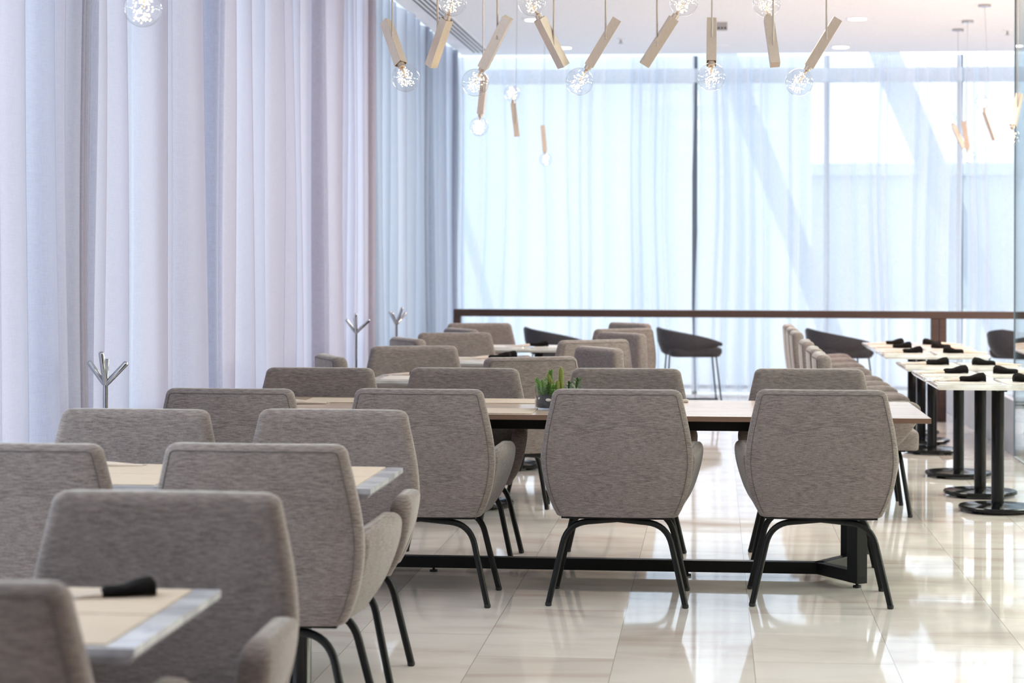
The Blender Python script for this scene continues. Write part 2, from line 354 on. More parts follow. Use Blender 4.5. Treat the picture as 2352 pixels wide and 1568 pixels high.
# ------------------------------------------------------------------ curtains
def curtain(name, axis, base, bands, amp, z0, z1, mat, label, seed, k_over=.13, sub=3, group=None, gather=0.0):
    """pleated cloth; bands = fold boundaries along the rail"""
    rnd = random.Random(seed); pts = []
    for b0, b1 in zip(bands[:-1], bands[1:]):
        wd = b1 - b0; A = amp * rnd.uniform(.7, 1.25); ph = rnd.uniform(0, 6.28); n = max(14, int(wd / .02))
        n = min(n, 44); sa = rnd.uniform(.10, .24) * A; nf = rnd.choice([2, 3, sub + 1])
        for k in range(n):
            t = k / n
            s = b0 + wd * t - min(k_over * wd, .07) * math.sin(2 * math.pi * t)
            o = A * math.cos(2 * math.pi * t) + sa * math.sin(2 * math.pi * nf * t + ph) * math.sin(math.pi * t)
            pts.append((s, o, rnd.random() if k == 0 else 0))
    pts.append((bands[-1], amp, 0))
    bm = bmesh.new(); NZ = 13; rows = []
    p1, p2 = rnd.uniform(0, 6), rnd.uniform(0, 6); Lt = bands[-1] - bands[0]
    for j in range(NZ):
        z = z0 + (z1 - z0) * j / (NZ - 1); f = 1 - j / (NZ - 1); row = []
        for s, o, _ in pts:
            ds = .030 * f * math.sin(s * 5.3 + p1 + z * .9) + .012 * math.sin(z * 2.1 + p2 + s * 2)
            if gather: ds += gather * f * f * (s - bands[0]) / Lt
            oo = base + o * (.72 + .40 * f) * (1 + .16 * math.sin(z * 1.7 + s * 9 + p2))
            row.append(bm.verts.new((oo, s + ds, z) if axis == 'Y' else (s + ds, oo, z)))
        rows.append(row)
    for a, b in zip(rows[:-1], rows[1:]):
        for i in range(len(a) - 1): bm.faces.new((a[i], a[i + 1], b[i + 1], b[i]))
    o = build(name, bm, mat, smooth=True)
    return tag(o, label, 'curtain', group)
def yl(px): return (-XL * FPX * CT / (1640 - px) + XL * ST) / CT
def soft_curtain(name, folds, amp, z0, z1, mat, label, seed, group):
    """heavy gathered voile along the side windows: each fold swells gently into the room and then doubles back sharply"""
    rnd = random.Random(seed); pts = []
    for (b0, b1, a) in folds:
        wd = b1 - b0; A = amp * a; ov = min(.34 * wd, .16) * min(1, a * a * 2); n = max(16, min(60, int(wd / .012)))
        for k in range(n):
            t = k / n
            if t < .70:      # face of the fold, drifting out into the room
                u = t / .70; y = b0 + (wd + ov) * u; x = -A + 2 * A * (.5 - .5 * math.cos(math.pi * u ** .8))
                x += .10 * A * math.sin(u * 2 * math.pi * (2 + seed % 2)) * (1 - u)
            else:            # return behind the next fold
                u = (t - .70) / .30; y = b1 + ov * math.cos(math.pi * u) * .5 + ov * .5 - ov * u * .5 - 0; y = b1 + ov * (1 - u) ; x = A * math.cos(math.pi * u)
            pts.append((y, x))
    bm = bmesh.new(); NZ = 15; rows = []; p1, p2 = rnd.uniform(0, 6), rnd.uniform(0, 6)
    for j in range(NZ):
        z = z0 + (z1 - z0) * j / (NZ - 1); f = 1 - j / (NZ - 1); row = []
        for y, x in pts:
            dy = .045 * f * math.sin(y * 3.1 + p1 + z * .7) + .014 * math.sin(z * 1.9 + p2 + y * 2)
            row.append(bm.verts.new((XL + x * (.80 + .30 * f) * (1 + .12 * math.sin(z * 1.3 + y * 5 + p2)), y + dy, z)))
        rows.append(row)
    for a, b in zip(rows[:-1], rows[1:]):
        for i in range(len(a) - 1): bm.faces.new((a[i], a[i + 1], b[i + 1], b[i]))
    o = build(name, bm, mat, smooth=True)
    return tag(o, label, 'curtain', group)
SL = [
 ([-70, -20, 46, 94, 127, 181], 'lilac grey sheer curtain panel with deep folds, leftmost by the window wall', M_curt_side),
 ([185, 232, 275, 345, 384, 432, 462], 'lilac sheer curtain panel behind the nearest chrome coat stand', M_curt_side),
 ([486, 520, 585, 622, 668, 719], 'lilac and blue sheer curtain panel beginning at the brownish slit', M_curt_side),
 ([730, 762, 800, 846], 'lilac sheer curtain panel behind the middle chrome coat stand', M_curt_side),
 ([849, 885, 920, 974], 'blue grey sheer curtain panel behind the farthest chrome coat stand', M_curt_blue),
 ([984, 1003, 1022, 1040], 'narrow blue sheer curtain panel in the far corner by the wooden rail', M_curt_blue)]
for i, (pe, lab, mt) in enumerate(SL):
    rnd = random.Random(90 + i); e = [yl(p) for p in pe]; fo = []
    for a, b in zip(e[:-1], e[1:]):
        n = max(1, round((b - a) / .36))
        for k in range(n): fo.append((a + (b - a) * (k + (rnd.uniform(-.16, .16) if k else 0)) / n, 0, rnd.uniform(.4, 1.3)))
    fo = [(a, (fo[q + 1][0] if q + 1 < len(fo) else e[-1]), c) for q, (a, _, c) in enumerate(fo)]
    if i in (1, 2): fo = fo[:-1] + [(fo[-1][0], fo[-1][1], .08)]     # the panel edges hang flat here, leaving a bright slit
    k0, k1 = e[0], e[-1]
    g = (k1 - k0) * .012 + .012     # gathered heading at both ends of a panel
    fo = [(k0, k0 + g, .8), (k0 + g, k0 + 2 * g, 1.0)] + [(max(a, k0 + 2 * g), min(b, k1 - 3 * g), c) for a, b, c in fo] + [(k1 - (3 - q) * g, k1 - (2 - q) * g, 1.1 if i not in (1, 2) else .06) for q in range(3)]
    soft_curtain('curtain', fo, .075, .015, 3.585, mt, lab, 11 + i, 'sheer curtains along the side windows')
# out of frame towards the camera the curtain runs on
bb = [(MULL[0] - .05, at(1592, 22.2).x, 'pale blue sheer curtain across the far windows, left of the dark slit', 0.0),
      (at(1603, 22.2).x, at(2203, 22.2).x, 'pale blue sheer curtain across the far windows, right of the dark slit', 0.0),
      (at(2212, 22.2).x, XR - .1, 'sheer curtain at the far windows behind the right-hand pendant lights', 0.0)]
for i, (a, b, lab, g) in enumerate(bb):
    rnd = random.Random(70 + i); e = [a]
    while e[-1] < b - .32: e.append(e[-1] + rnd.choice([.10, .14, .18, .24, .3]) * rnd.uniform(.85, 1.15))
    e.append(b)
    curtain('curtain', 'X', YB, e, .042, .015, 3.585, M_curt_back, lab, 31 + i, k_over=.10, group='sheer curtains across the far windows')

# ------------------------------------------------------------------ ceiling fittings
sd = empty('slot_diffuser', (-2.456, 12.2, ZC)); tag(sd, 'long linear air diffuser with four black slots in the ceiling by the curtains', 'air diffuser')
bm = bmesh.new(); box(bm, (0, 0, -.002), (.20, 19.6, .008)); build('frame', bm, M_ceil, sd)
for k in range(4):
    bm = bmesh.new(); box(bm, (-.069 + .046 * k, 0, -.006), (.014, 19.5, .006)); build('slot', bm, M_slot, sd)
def downlight(px, py, label):
    d = (ZC - EYE) * FPX / (593 - py); p = at(px, d)
    r = empty('downlight', (p.x, p.y, ZC)); tag(r, label, 'downlight', 'recessed ceiling downlights')
    bm = bmesh.new(); box(bm, (0, 0, -.004), (.20, .20, .008), .002); build('trim_plate', bm, M_ceil, r)
    bm = bmesh.new(); lathe(bm, [(.078, -.009), (.078, -.012), (.07, -.012)], 28); build('lens', bm, M_down, r)
for px, py, lb in [(1968, 40, 'lit square downlight in ceiling, between two pendant clusters and nearer the camera'),
                   (1930, 105, 'lit square downlight close to the far curtain, right of the table pendants'),
                   (1225, 44, 'lit square downlight in ceiling half hidden behind an upturned pendant bulb'),
                   (1293, 108, 'lit square downlight close to the far curtain, behind a slanted pendant bar')]:
    downlight(px, py, lb)
for px, py, lb in [(1425, 88, 'small white sprinkler head in the middle of the ceiling'), (2313, 66, 'small sprinkler head in ceiling beside the glass partition')]:
    d = (ZC - EYE) * FPX / (593 - py); p = at(px, d); r = empty('sprinkler_head', (p.x, p.y, ZC)); tag(r, lb, 'sprinkler')
    bm = bmesh.new(); lathe(bm, [(.045, 0), (.045, -.006), (.012, -.01)], 20); build('escutcheon', bm, M_ceil, r)
    bm = bmesh.new(); lathe(bm, [(.010, -.008), (.010, -.04), (.022, -.044), (.022, -.048)], 12); build('nozzle', bm, M_grille, r)
p = at(1657, 19.3); r = empty('ceiling_sensor_box', (p.x, p.y, ZC)); tag(r, 'small grey box with dark slots on the ceiling behind a pendant bar', 'ceiling box')
bm = bmesh.new(); box(bm, (0, 0, -.035), (.10, .10, .07), .004); build('housing', bm, M_grille, r)
bm = bmesh.new()
for k in range(3): box(bm, (-.03 + .03 * k, -.051, -.055), (.018, .004, .018))
build('slot', bm, M_slot, r)
p = at(1650, 21.4); bm = bmesh.new(); lathe(bm, [(.10, 0), (.10, -.006), (.09, -.010)], 28, (p.x, p.y, ZC)); tag(build('speaker_cover', bm, M_ceil), 'flat round white speaker cover in the ceiling near the far curtain', 'ceiling speaker')

# ------------------------------------------------------------------ wooden rail in front of the far windows, glass at right
RY = 18.7; RZ = .905
rl = empty('railing', (0, RY, 0)); tag(rl, 'dark walnut rail with posts running in front of the far sheer curtains', 'railing')
x0 = at(1036, 18.6).x; xp = at(2151, 18.6).x; x1 = 4.2
bm = bmesh.new(); box(bm, ((x0 + x1) / 2, 0, RZ + .035), (x1 - x0, .10, .064), .004); build('handrail', bm, M_rail, rl)
for xx in (x0 + .03, xp - .034, xp + .034, x1 - .03):
    bm = bmesh.new(); box(bm, (xx, 0, (RZ + .003) / 2), (.064, .09, RZ + .003), .004); build('post', bm, M_rail, rl)
gp = empty('glass_partition', (2.17, 0, 0)); tag(gp, 'tall clear greenish glass partition at the right edge with a dark end profile', 'glass partition')
ye = at(2322, 15.1).y
bm = bmesh.new(); box(bm, (0, (ye + 4) / 2, ZC / 2), (.012, ye - 4, ZC - .01)); build('pane', bm, M_pane, gp)
bm = bmesh.new(); box(bm, (0, ye + .008, ZC / 2), (.022, .016, ZC - .01)); build('end_profile', bm, M_mull, gp)
bm = bmesh.new(); box(bm, (0, (ye + 4) / 2, .004), (.03, ye - 4, .012)); build('floor_channel', bm, M_grille, gp)
bm = bmesh.new(); box(bm, (2.20, (ye + 20.5) / 2 + .05, .20), (.05, 20.5 - ye, .40), .004)
tag(build('low_partition', bm, M_greywall), 'low grey partition standing beyond the end of the glass, behind the table legs', 'partition')

# ------------------------------------------------------------------ armchair
def interp(tab, z):
    if z <= tab[0][0]: return tab[0][1]
    for (a, va), (b, vb) in zip(tab[:-1], tab[1:]):
        if z <= b:
            t = (z - a) / (b - a); return va + (vb - va) * t
    return tab[-1][1]
def smooth_tab(tab):
    """Catmull-Rom resample of a table"""
    xs = [t[0] for t in tab]; ys = [t[1] for t in tab]; n = len(xs)
    ms = [0] * n
    for i in range(n):
        a = max(i - 1, 0); b = min(i + 1, n - 1); ms[i] = (ys[b] - ys[a]) / (xs[b] - xs[a])
    def f(x):
        if x <= xs[0]: return ys[0]
        if x >= xs[-1]: return ys[-1]
        for i in range(n - 1):
            if x <= xs[i + 1]:
                h = xs[i + 1] - xs[i]; t = (x - xs[i]) / h
                return ((2 * t ** 3 - 3 * t * t + 1) * ys[i] + (t ** 3 - 2 * t * t + t) * h * ms[i] + (-2 * t ** 3 + 3 * t * t) * ys[i + 1] + (t ** 3 - t * t) * h * ms[i + 1])
    return f
BW = smooth_tab([(.368, .248), (.42, .274), (.50, .298), (.58, .3095), (.64, .3085), (.72, .298), (.80, .281), (.862, .267)])
def bw(z):
    if z <= .862: return BW(z)
    t = (z - .862) / .033; return .267 - .036 * (1 - math.sqrt(max(0, 1 - t * t)))
def yback(z): t = (z - .368) / .527; return -.232 - .068 * t - .012 * math.sin(math.pi * t)
def thick(z):
    base = .105 - .022 * (z - .368) / .527
    if z > .862: t = (z - .862) / .033; return base * (1 - .62 * (1 - math.sqrt(max(0, 1 - t * t))))
    return base
def bulge(x, w_): return -.014 * (1 - min(1, abs(x / w_)) ** 2)
def make_armchair(label, group):
    root = empty('armchair'); tag(root, label, 'chair', group)
    zs = [.368, .372, .385] + [.40 + .462 * k / 14 for k in range(15)] + [.870, .878, .884, .889, .893, .895]
    bm = bmesh.new(); secs = []
    for z in zs:
        w_ = bw(z); th = thick(z)
        if z < .372: w_ -= .006; th -= .01
        yb_ = yback(z) + (thick(.86) - thick(z)) * .5 * (z > .862); yc = yb_ + th / 2
        sec = []
        for x, y in rrect(w_, th / 2, min(.034, th * .42), 5):
            # fine strip between the corners gets its belly below
            sec.append(Vector((x, yc + y, z)))
        secs.append(sec)
    # subdivide the long sides so that the panel can be bowed
    out = []
    for s in secs:
        n = []
        for i in range(len(s)):
            a, b = s[i], s[(i + 1) % len(s)]; n.append(a)
            if (a - b).length > .12:
                for k in range(1, 8): n.append(a.lerp(b, k / 8))
        out.append(n)
    cnt = min(len(s) for s in out)
    if any(len(s) != cnt for s in out):
        out = secs
    for s in out:
        wmax = max(p.x for p in s)
        for p in s: p.y += bulge(p.x, wmax)
    loft(bm, out)
    back = build('backrest', bm, M_fab, root, smooth=True, angle=60)
    # piping seam around the outer panel
    path = []
    zz = [.385 + (.862 - .385) * k / 18 for k in range(19)]
    def sp(x, z): return Vector((x, yback(z) + bulge(x, bw(z)) + .0015, z))
    for z in zz: path.append(sp(-(bw(z) - .021), z))
    for a in range(1, 5):
        t = a / 5 * math.pi / 2; path.append(sp(-(bw(.862) - .021) + .016 * (1 - math.cos(t)), .862 + .013 * math.sin(t)))
    for k in range(9): path.append(sp(-(bw(.862) - .040) * (1 - 2 * k / 8), .876))
    for a in range(4, 0, -1):
        t = a / 5 * math.pi / 2; path.append(sp((bw(.862) - .021) - .016 * (1 - math.cos(t)), .862 + .013 * math.sin(t)))
    for z in reversed(zz): path.append(sp(bw(z) - .021, z))
    bm = bmesh.new(); tube(bm, path, .0014, 6); build('piping', bm, M_seam, back, smooth=True)
    # arms
    FY = smooth_tab([(.368, .125), (.42, .175), (.50, .232), (.56, .262), (.60, .268)])
    XC = smooth_tab([(.368, .228), (.45, .268), (.55, .300), (.62, .309), (.65, .309)])
    for s in (-1, 1):
        bm = bmesh.new(); secs = []
        for z in [.368, .374, .39, .42, .45, .48, .51, .54, .565, .585, .60, .613, .624, .633, .640, .645, .648]:
            tt = max(0, (z - .60) / .048); rnd_ = math.sqrt(max(0, 1 - tt * tt))
            yf = FY(min(z, .60)) - .09 * (1 - rnd_); yr = -.215; th = (.072 if z > .4 else .066) * (.30 + .70 * rnd_)
            sec = []
            base_pts = rrect((yf - yr) / 2, th / 2, .032 * (.3 + .7 * rnd_), 5)
            for a, b in base_pts:
                y = (yf + yr) / 2 + a; ztop = z - .022 * max(0, (.0 - y)) / .2 * tt
                x = XC(z) - .008 + b + .085 * y - .08 * max(0, y - .17)
                sec.append(Vector((s * x, y, ztop)))
            secs.append(sec if s > 0 else sec[::-1])
        loft(bm, secs); build('armrest', bm, M_fab, root, smooth=True, angle=60)
    # seat cushion
    bm = bmesh.new(); secs = []
    for z, k in [(.366, .965), (.372, .99), (.39, 1.0), (.44, 1.0), (.458, .99), (.468, .965), (.473, .90), (.475, .6)]:
        secs.append([Vector((x * k * (1 if y < .15 else 1.0), .035 + y * k, z)) for x, y in rrect(.245, .235, .05, 5)])
    loft(bm, secs); build('seat', bm, M_fab, root, smooth=True, angle=50)
    # black under-frame and legs
    bm = bmesh.new(); box(bm, (0, -.005, .362), (.43, .40, .012), .003); box(bm, (0, -.215, .364), (.46, .03, .008), .002); build('seat_frame', bm, M_black, root)
    for sy in (-1, 1):
        for sx in (-1, 1):
            y0 = -.205 if sy < 0 else .165; yf = -.240 if sy < 0 else .215
            pts = arc_path((0, y0, .357), (sx * .205, y0 - .002 * sy * -1, .338), (sx * .281, yf, .010), .085, 8)
            bm = bmesh.new(); tube(bm, pts, .0128, 12)
            lg = build('leg', bm, M_black, root, smooth=True, angle=50)
            bm = bmesh.new(); e = Vector(pts[-1]); lathe(bm, [(.010, 0), (.0135, .003), (.0135, .014), (.010, .017)], 12, (e.x, e.y, 0)); build('foot', bm, M_rubber, lg, smooth=True, angle=40)
    return root

G_ct = 'armchairs around the long wooden table'; G_l = 'armchairs at the left marble tables'; G_f = 'armchairs at the small far tables'; G_r = 'armchairs along the marble tables by the glass'
CH = []
def row(d, rz, items, group):
    for X, lab in items: CH.append((X, (d + X * ST) / CT, rz, lab, group))
row(8.815, 0, [(-1.971, 'grey armchair seen from behind at the long wooden table, leftmost of four'),
               (-1.200, 'grey armchair seen from behind at the long table, second from the left'),
               (-.394, 'grey armchair seen from behind, hiding half of the succulent bowl'),
               (.441, 'grey armchair seen from behind at the right end of the long wooden table')], G_ct)
row(9.93, 180, [(-1.909, 'grey armchair facing the camera beyond the black napkin on the long table'),
                (-1.208, 'grey armchair facing the camera, left of the succulent bowl'),
                (-.423, 'grey armchair facing the camera, just right of the succulent bowl'),
                (.463, 'grey armchair facing the camera at the right end of the long table')], G_ct)
row(6.28, 0, [(-1.311, 'grey armchair seen from behind showing its whole beige arm, before the second marble table'),
              (-2.010, 'grey armchair seen from behind, cut by left frame edge, at the second marble table')], G_l)
row(7.12, 180, [(-1.335, 'grey armchair facing the camera beyond the marble table corner, rounded arm beside it'),
                (-2.030, 'grey armchair facing the camera in front of the nearest chrome coat stand')], G_l)
row(4.52, 180, [(-1.243, 'large blurred grey armchair beyond the nearest marble table, its arm at the bottom edge'),
                (-1.95, 'blurred grey armchair of which only a strip shows at the left frame edge')], G_l)
row(3.73, 0, [(-1.322, 'nearest blurred grey armchair in the bottom left corner, before the marble table')], G_l)
def one(px, d, rz, lab, group=G_f):
    """px,d: middle of the backrest top; rz: heading"""
    p = at(px, d); f = Vector((-math.sin(R(rz)), math.cos(R(rz)), 0)); c = p + f * .28
    CH.append((c.x, c.y, rz, lab, group))
one(1223, 11.34, 26, 'grey armchair turned slightly left, seen from behind just beyond the succulent bowl')
one(1368, 13.75, 36, 'brownish grey armchair seen from behind, next beyond the one past the succulent bowl')
one(1437, 15.98, 38, 'grey armchair wedged between two pale-lit ones left of the dark tub chair')
one(950, 12.75, 196, 'grey armchair facing the camera beyond the nearest small white table edge')
one(1044, 15.05, 196, 'grey armchair beyond the small table with two black napkins')
one(1101, 17.28, 196, 'farthest grey armchair on the left, just under the corner of the wooden rail')
one(752, 11.50, -68, 'pale blue lit armchair back by the middle coat stand, turned from the window')
one(930, 14.0, -62, 'pale blue lit armchair back by the farthest coat stand')
one(1054, 15.9, -60, 'pale blue lit armchair back, farthest of those near the curtains')
one(1384, 12.62, 120, 'bluish pale armchair back right behind the far chair of the wooden table')
one(1434, 15.1, 128, 'pale blue armchair with brown edge, left of the dark tub chair')
one(1452, 17.45, 128, 'tallest showing pale armchair back directly left of the dark tub chair')
RT = [11.52, 12.30, 13.42, 15.10, 15.90, 16.66]     # front edges of the marble tables in the right-hand row
NAM = ['nearest', 'second', 'third', 'fourth', 'fifth', 'farthest']
for k, d in enumerate(RT):
    X = .87; CH.append((X, (d + .355 + X * ST) / CT, -90, 'grey armchair in side view at the %s marble table of the row by the glass' % NAM[k], G_r))
proto = None
for X, Y, rz, lab, grp in CH:
    if proto is None: proto = make_armchair(lab, grp); c = proto
    else: c = copy_tree(proto)
    c.location = (X, Y, 0); c.rotation_euler = (0, 0, R(rz)); c['label'] = lab; c['group'] = grp

# ------------------------------------------------------------------ tables
def slab_top(bm, sx, sy, z, th):
    r = [(1, z), (1, z - th * .45), (1 - .016 / (sx / 2), z - th)]
    secs = []
    for k, zz in ((0, z), (0, z - th * .5), (.014, z - th)):
        secs.append([Vector((x, y, zz)) for x, y in rrect(sx / 2 - k, sy / 2 - k, .004, 2)])
    loft(bm, secs[::-1])
def pedestal(root, x, y, h, base_r=.22):
    bm = bmesh.new(); lathe(bm, [(base_r - .012, .012), (base_r, .018), (base_r, .030), (base_r - .006, .036), (.06, .042), (.05, .046)], 48, (x, y, 0))
    b = build('base', bm, M_gloss, root, smooth=True, angle=40)
    for a in range(4):
        bm = bmesh.new(); lathe(bm, [(.018, 0), (.018, .014)], 12, (x + .16 * math.cos(R(45 + 90 * a)), y + .16 * math.sin(R(45 + 90 * a)), 0)); build('glide', bm, M_rubber, b)
    bm = bmesh.new(); lathe(bm, [(.036, .040), (.036, h)], 24, (x, y, 0)); build('pedestal', bm, M_gloss, root, smooth=True, angle=40)
    bm = bmesh.new(); box(bm, (x, y, h - .008), (.40, .05, .016)); box(bm, (x, y, h - .008), (.05, .40, .016)); build('top_bracket', bm, M_black, root)
def marble_table(X0, X1, d0, d1, label, peds, mat=M_marble, z=.74, group='marble pedestal tables'):
    xc = (X0 + X1) / 2; dc = (d0 + d1) / 2; Y = (dc + xc * ST) / CT
    root = empty('pedestal_table', (xc, Y, 0)); tag(root, label, 'table', group)
    bm = bmesh.new(); slab_top(bm, X1 - X0, d1 - d0, z, .030); build('tabletop', bm, mat, root)
    for p in peds: pedestal(root, p - xc, 0, z - .030)
    return root, xc, Y
def placemat(x, y, z, sx, sy, label, m, group):
    bm = bmesh.new(); box(bm, (0, 0, .0015), (sx, sy, .003), .001)
    o = build('placemat', bm, m); o.location = (x, y, z + .0002); tag(o, label, 'placemat', group); return o
def make_napkin():
    root = empty('napkin_roll')
    rnd = random.Random(3); bm = bmesh.new(); secs = []
    N = 16
    for i in range(13):
        t = i / 12; x = .005 + .128 * t; wv = .020 + .013 * t + .002 * math.sin(t * 7); h = .010 + .0125 * t ** 1.2 + .0008 * math.sin(t * 11)
        if i == 0: wv *= .7; h *= .6
        if i == 12: wv *= .75; h *= .7
        secs.append([Vector((x + rnd.uniform(-.001, .001), wv * math.cos(2 * math.pi * k / N) * (1 + .10 * math.sin(3 * k + i)), max(.0, h + h * math.sin(2 * math.pi * k / N) * (1 + .10 * math.sin(5 * k + i * .7))))) for k in range(N)])
    loft(bm, secs); build('napkin', bm, M_napkin, root, smooth=True, angle=70)
    bm = bmesh.new(); secs = []
    for x, w_, h in [(-.135, .012, .004), (-.10, .018, .008), (-.05, .023, .013), (.012, .026, .019)]:
        secs.append([Vector((x, w_, .0)), Vector((x, w_, h * .5)), Vector((x, 0, h)), Vector((x, -w_, h * .5)), Vector((x, -w_, 0))])
    loft(bm, secs); build('sleeve', bm, M_paper, root)
    bm = bmesh.new(); tube(bm, [(-.15, -.003, .0022), (-.05, -.028, .003), (.01, -.012, .008)], .0018, 6); build('cutlery_handle', bm, M_steel, root)
    return root
nap_proto = [None]
def napkin(x, y, z, rz, label, group, s=1.0):
    c = make_napkin() if nap_proto[0] is None else copy_tree(nap_proto[0])
    nap_proto[0] = nap_proto[0] or c
    c.location = (x, y, z); c.rotation_euler = (0, 0, R(rz)); c.scale = (s, s, s); tag(c, label, 'napkin', group); return c

# left tables (nearest two are double tables)
G_ml = 'woven mats on the left tables'
for nm, (d0, d1) in (('nearest', (3.76, 4.42)), ('second', (6.32, 6.97))):
    root, xc, Y = marble_table(-2.32, -1.020, d0, d1, '%s wide marble table at left, laid with woven beige mats' % nm, [-1.30, -1.99], M_marble2, .738)
    for ix, sx in ((-1, 'left'), (1, 'right')):
        for iy, sy in ((-1, 'near'), (1, 'far')):
            cx = xc + ix * .305; placemat(cx, Y + iy * .157, .738, .575, .305, 'beige woven mat at the %s %s place of the %s left table' % (sy, sx, nm), M_mat, G_ml)
    dn = (d0 + d1) / 2
    if nm == 'nearest': p = at(212, 4.24); napkin(p.x + .01, p.y, .7415, 20, 'blurred black napkin on the nearest beige mat, beside the grey chair back', 'black rolled napkins', .9)
    else: p = at(244, 6.90); napkin(p.x, p.y, .7415, 190, 'black napkin tip showing behind the chair back on the second left table', 'black rolled napkins', .9)
# small far tables on the left
for k, (d0, d1, lab) in enumerate([(11.72, 12.36, 'white marble table whose edge shows beyond the long wooden table at left'),
                                   (13.96, 14.60, 'white marble table carrying two overlapping black napkins, behind grey chair backs'),
                                   (16.00, 16.68, 'farthest white marble table at left, before the leftmost dark tub chair')]):
    root, xc, Y = marble_table(-1.95, -.95 + .02 * k, d0, d1, lab, [-1.36], M_marble)
    placemat(xc - .24, Y, .74, .40, .44, 'pale mat on the left half of the %s small table beyond the wooden table' % ['nearest', 'middle', 'farthest'][k], M_matw, 'pale mats on the small far tables')
    placemat(xc + .24, Y, .74, .40, .44, 'pale mat on the right half of the %s small table beyond the wooden table' % ['nearest', 'middle', 'farthest'][k], M_matw, 'pale mats on the small far tables')
p = at(1118, 14.2); napkin(p.x, p.y, .7435, 4, 'black napkin in cream sleeve on the middle far table', 'black rolled napkins', 1.25)
p = at(1140, 14.5); napkin(p.x, p.y, .7435, 8, 'second black napkin showing behind another on the middle far table', 'black rolled napkins', 1.1)
p = at(1213, 16.3); napkin(p.x, p.y, .7435, 12, 'black napkin in cream sleeve before the leftmost dark tub chair', 'black rolled napkins', 1.2)
p = at(938, 12.25); napkin(p.x, p.y, .7435, 0, 'black napkin behind a grey chair back on the nearest of the far tables', 'black rolled napkins')
# right-hand row
for k, d0 in enumerate(RT):
    root, xc, Y = marble_table(1.228, 1.985, d0, d0 + .70, '%s white veined marble table in the row by the glass, with gloss black pedestal' % NAM[k], [1.607], M_marble, .737, 'marble tables by the glass')
    for s, sn in ((-1, 'left'), (1, 'right')):
        placemat(xc + s * .187, Y - .02, .737, .345, .50, 'pale mat on the %s side of the %s table by the glass' % (sn, NAM[k]), M_matw, 'pale mats on the tables by the glass')
        napkin(xc + s * .235, Y - .06 + .05 * math.sin(k * 2.1), .7405, (0 if s < 0 else 180) + 5 * math.sin(k * 3 + s), 'black napkin with cream sleeve on the %s mat of the %s table by the glass' % (sn, NAM[k]), 'black rolled napkins', 1.2)

# long wooden table
TX0, TX1 = -2.43, .914; TD0, TD1 = 8.84, 9.86; tz = .760
txc = (TX0 + TX1) / 2; TY0 = TD0 + .03; TY1 = TD1 + .03
lt = empty('long_table', (0, 0, 0)); tag(lt, 'long pale wood communal table on a black steel frame with succulent bowl', 'table')
def dY(d, x): return (d + x * ST) / CT
ya, yb = dY(8.82, .9), dY(9.84, .9); yc = (ya + yb) / 2
lt.location = (txc, yc, 0)
bm = bmesh.new(); box(bm, (0, 0, tz - .013), (TX1 - TX0, yb - ya, .022), .001); top = build('tabletop', bm, M_wood, lt)
bm = bmesh.new()
hx, hy = (TX1 - TX0) / 2 + .0006, (yb - ya) / 2 + .0006
for s in (-1, 1): box(bm, (0, s * hy, tz - .013), (2 * hx, .0012, .0215)); box(bm, (s * hx, 0, tz - .013), (.0012, 2 * hy, .0215))
build('edge_band', bm, M_wood_edge, top)
bm = bmesh.new(); pxr = .624 - txc; pxl = -2.33 - txc
for s in (-1, 1): box(bm, ((pxr + pxl) / 2, s * .30, tz - .052), (pxr - pxl + .06, .04, .055), .002); box(bm, (pxr if s > 0 else pxl, 0, tz - .052), (.04, .64, .055), .002)
build('apron', bm, M_black, lt)
ybar = 0.0; node = .474 - txc
nodel = -2.18 - txc
bm = bmesh.new(); box(bm, ((node + nodel) / 2, ybar, .047), (node - nodel, .05, .052), .002); build('floor_beam', bm, M_black, lt)
for sx in (-1, 1):
    for sy in (-1, 1):
        a = Vector((node if sx > 0 else nodel, ybar, .047)); b = Vector((pxr if sx > 0 else pxl, sy * .25, .047)); q = b - a
        bm = bmesh.new(); box(bm, (a + b) / 2 + q.normalized() * .012, (q.length + .05, .05, .052), .002, mat=Matrix.Rotation(math.atan2(q.y, q.x), 3, 'Z')); build('splayed_foot', bm, M_black, lt)
        bm = bmesh.new(); box(bm, (b.x, b.y, (.022 + tz - .03) / 2), (.075, .055, tz - .05), .002, mat=Matrix.Rotation(math.atan2(q.y, q.x), 3, 'Z')); lg = build('leg', bm, M_black, lt)
        bm = bmesh.new(); lathe(bm, [(.018, 0), (.018, .009), (.006, .011), (.006, .024)], 16, (b.x, b.y, 0)); build('leveller', bm, M_rubber, lg)
for x in (-1.27, -.117): bm = bmesh.new(); lathe(bm, [(.018, 0), (.018, .009), (.006, .011), (.006, .024)], 16, (x - txc, ybar, 0)); build('leveller', bm, M_rubber, lt)
mats = [(-1.70, yb - .25, 'beige mat under the black napkin on the long wooden table'), (-.99, yb - .20, 'beige mat at the far side of the long table, left of the succulents'),
        (-.99, ya + .19, 'beige mat at the near side of the long table, left of the succulents')]
for x, y, lab in mats: placemat(x, y, tz - .0018, .42, .30, lab, M_mat, 'beige mats on the long table')
p = at(698, 9.62); napkin(p.x - .03, p.y, tz + .001, 185, 'black napkin on the long wooden table beside the leftmost chair back', 'black rolled napkins', 1.0)
p = at(1592, 9.78); bm = bmesh.new(); secs = []
box(bm, (0, 0, .006), (.10, .05, .012), .003); o = build('folded_card', bm, M_paper); o.location = (p.x - .07, p.y, tz - .001); tag(o, 'small cream folded card peeping out between chairs on the long table', 'card')

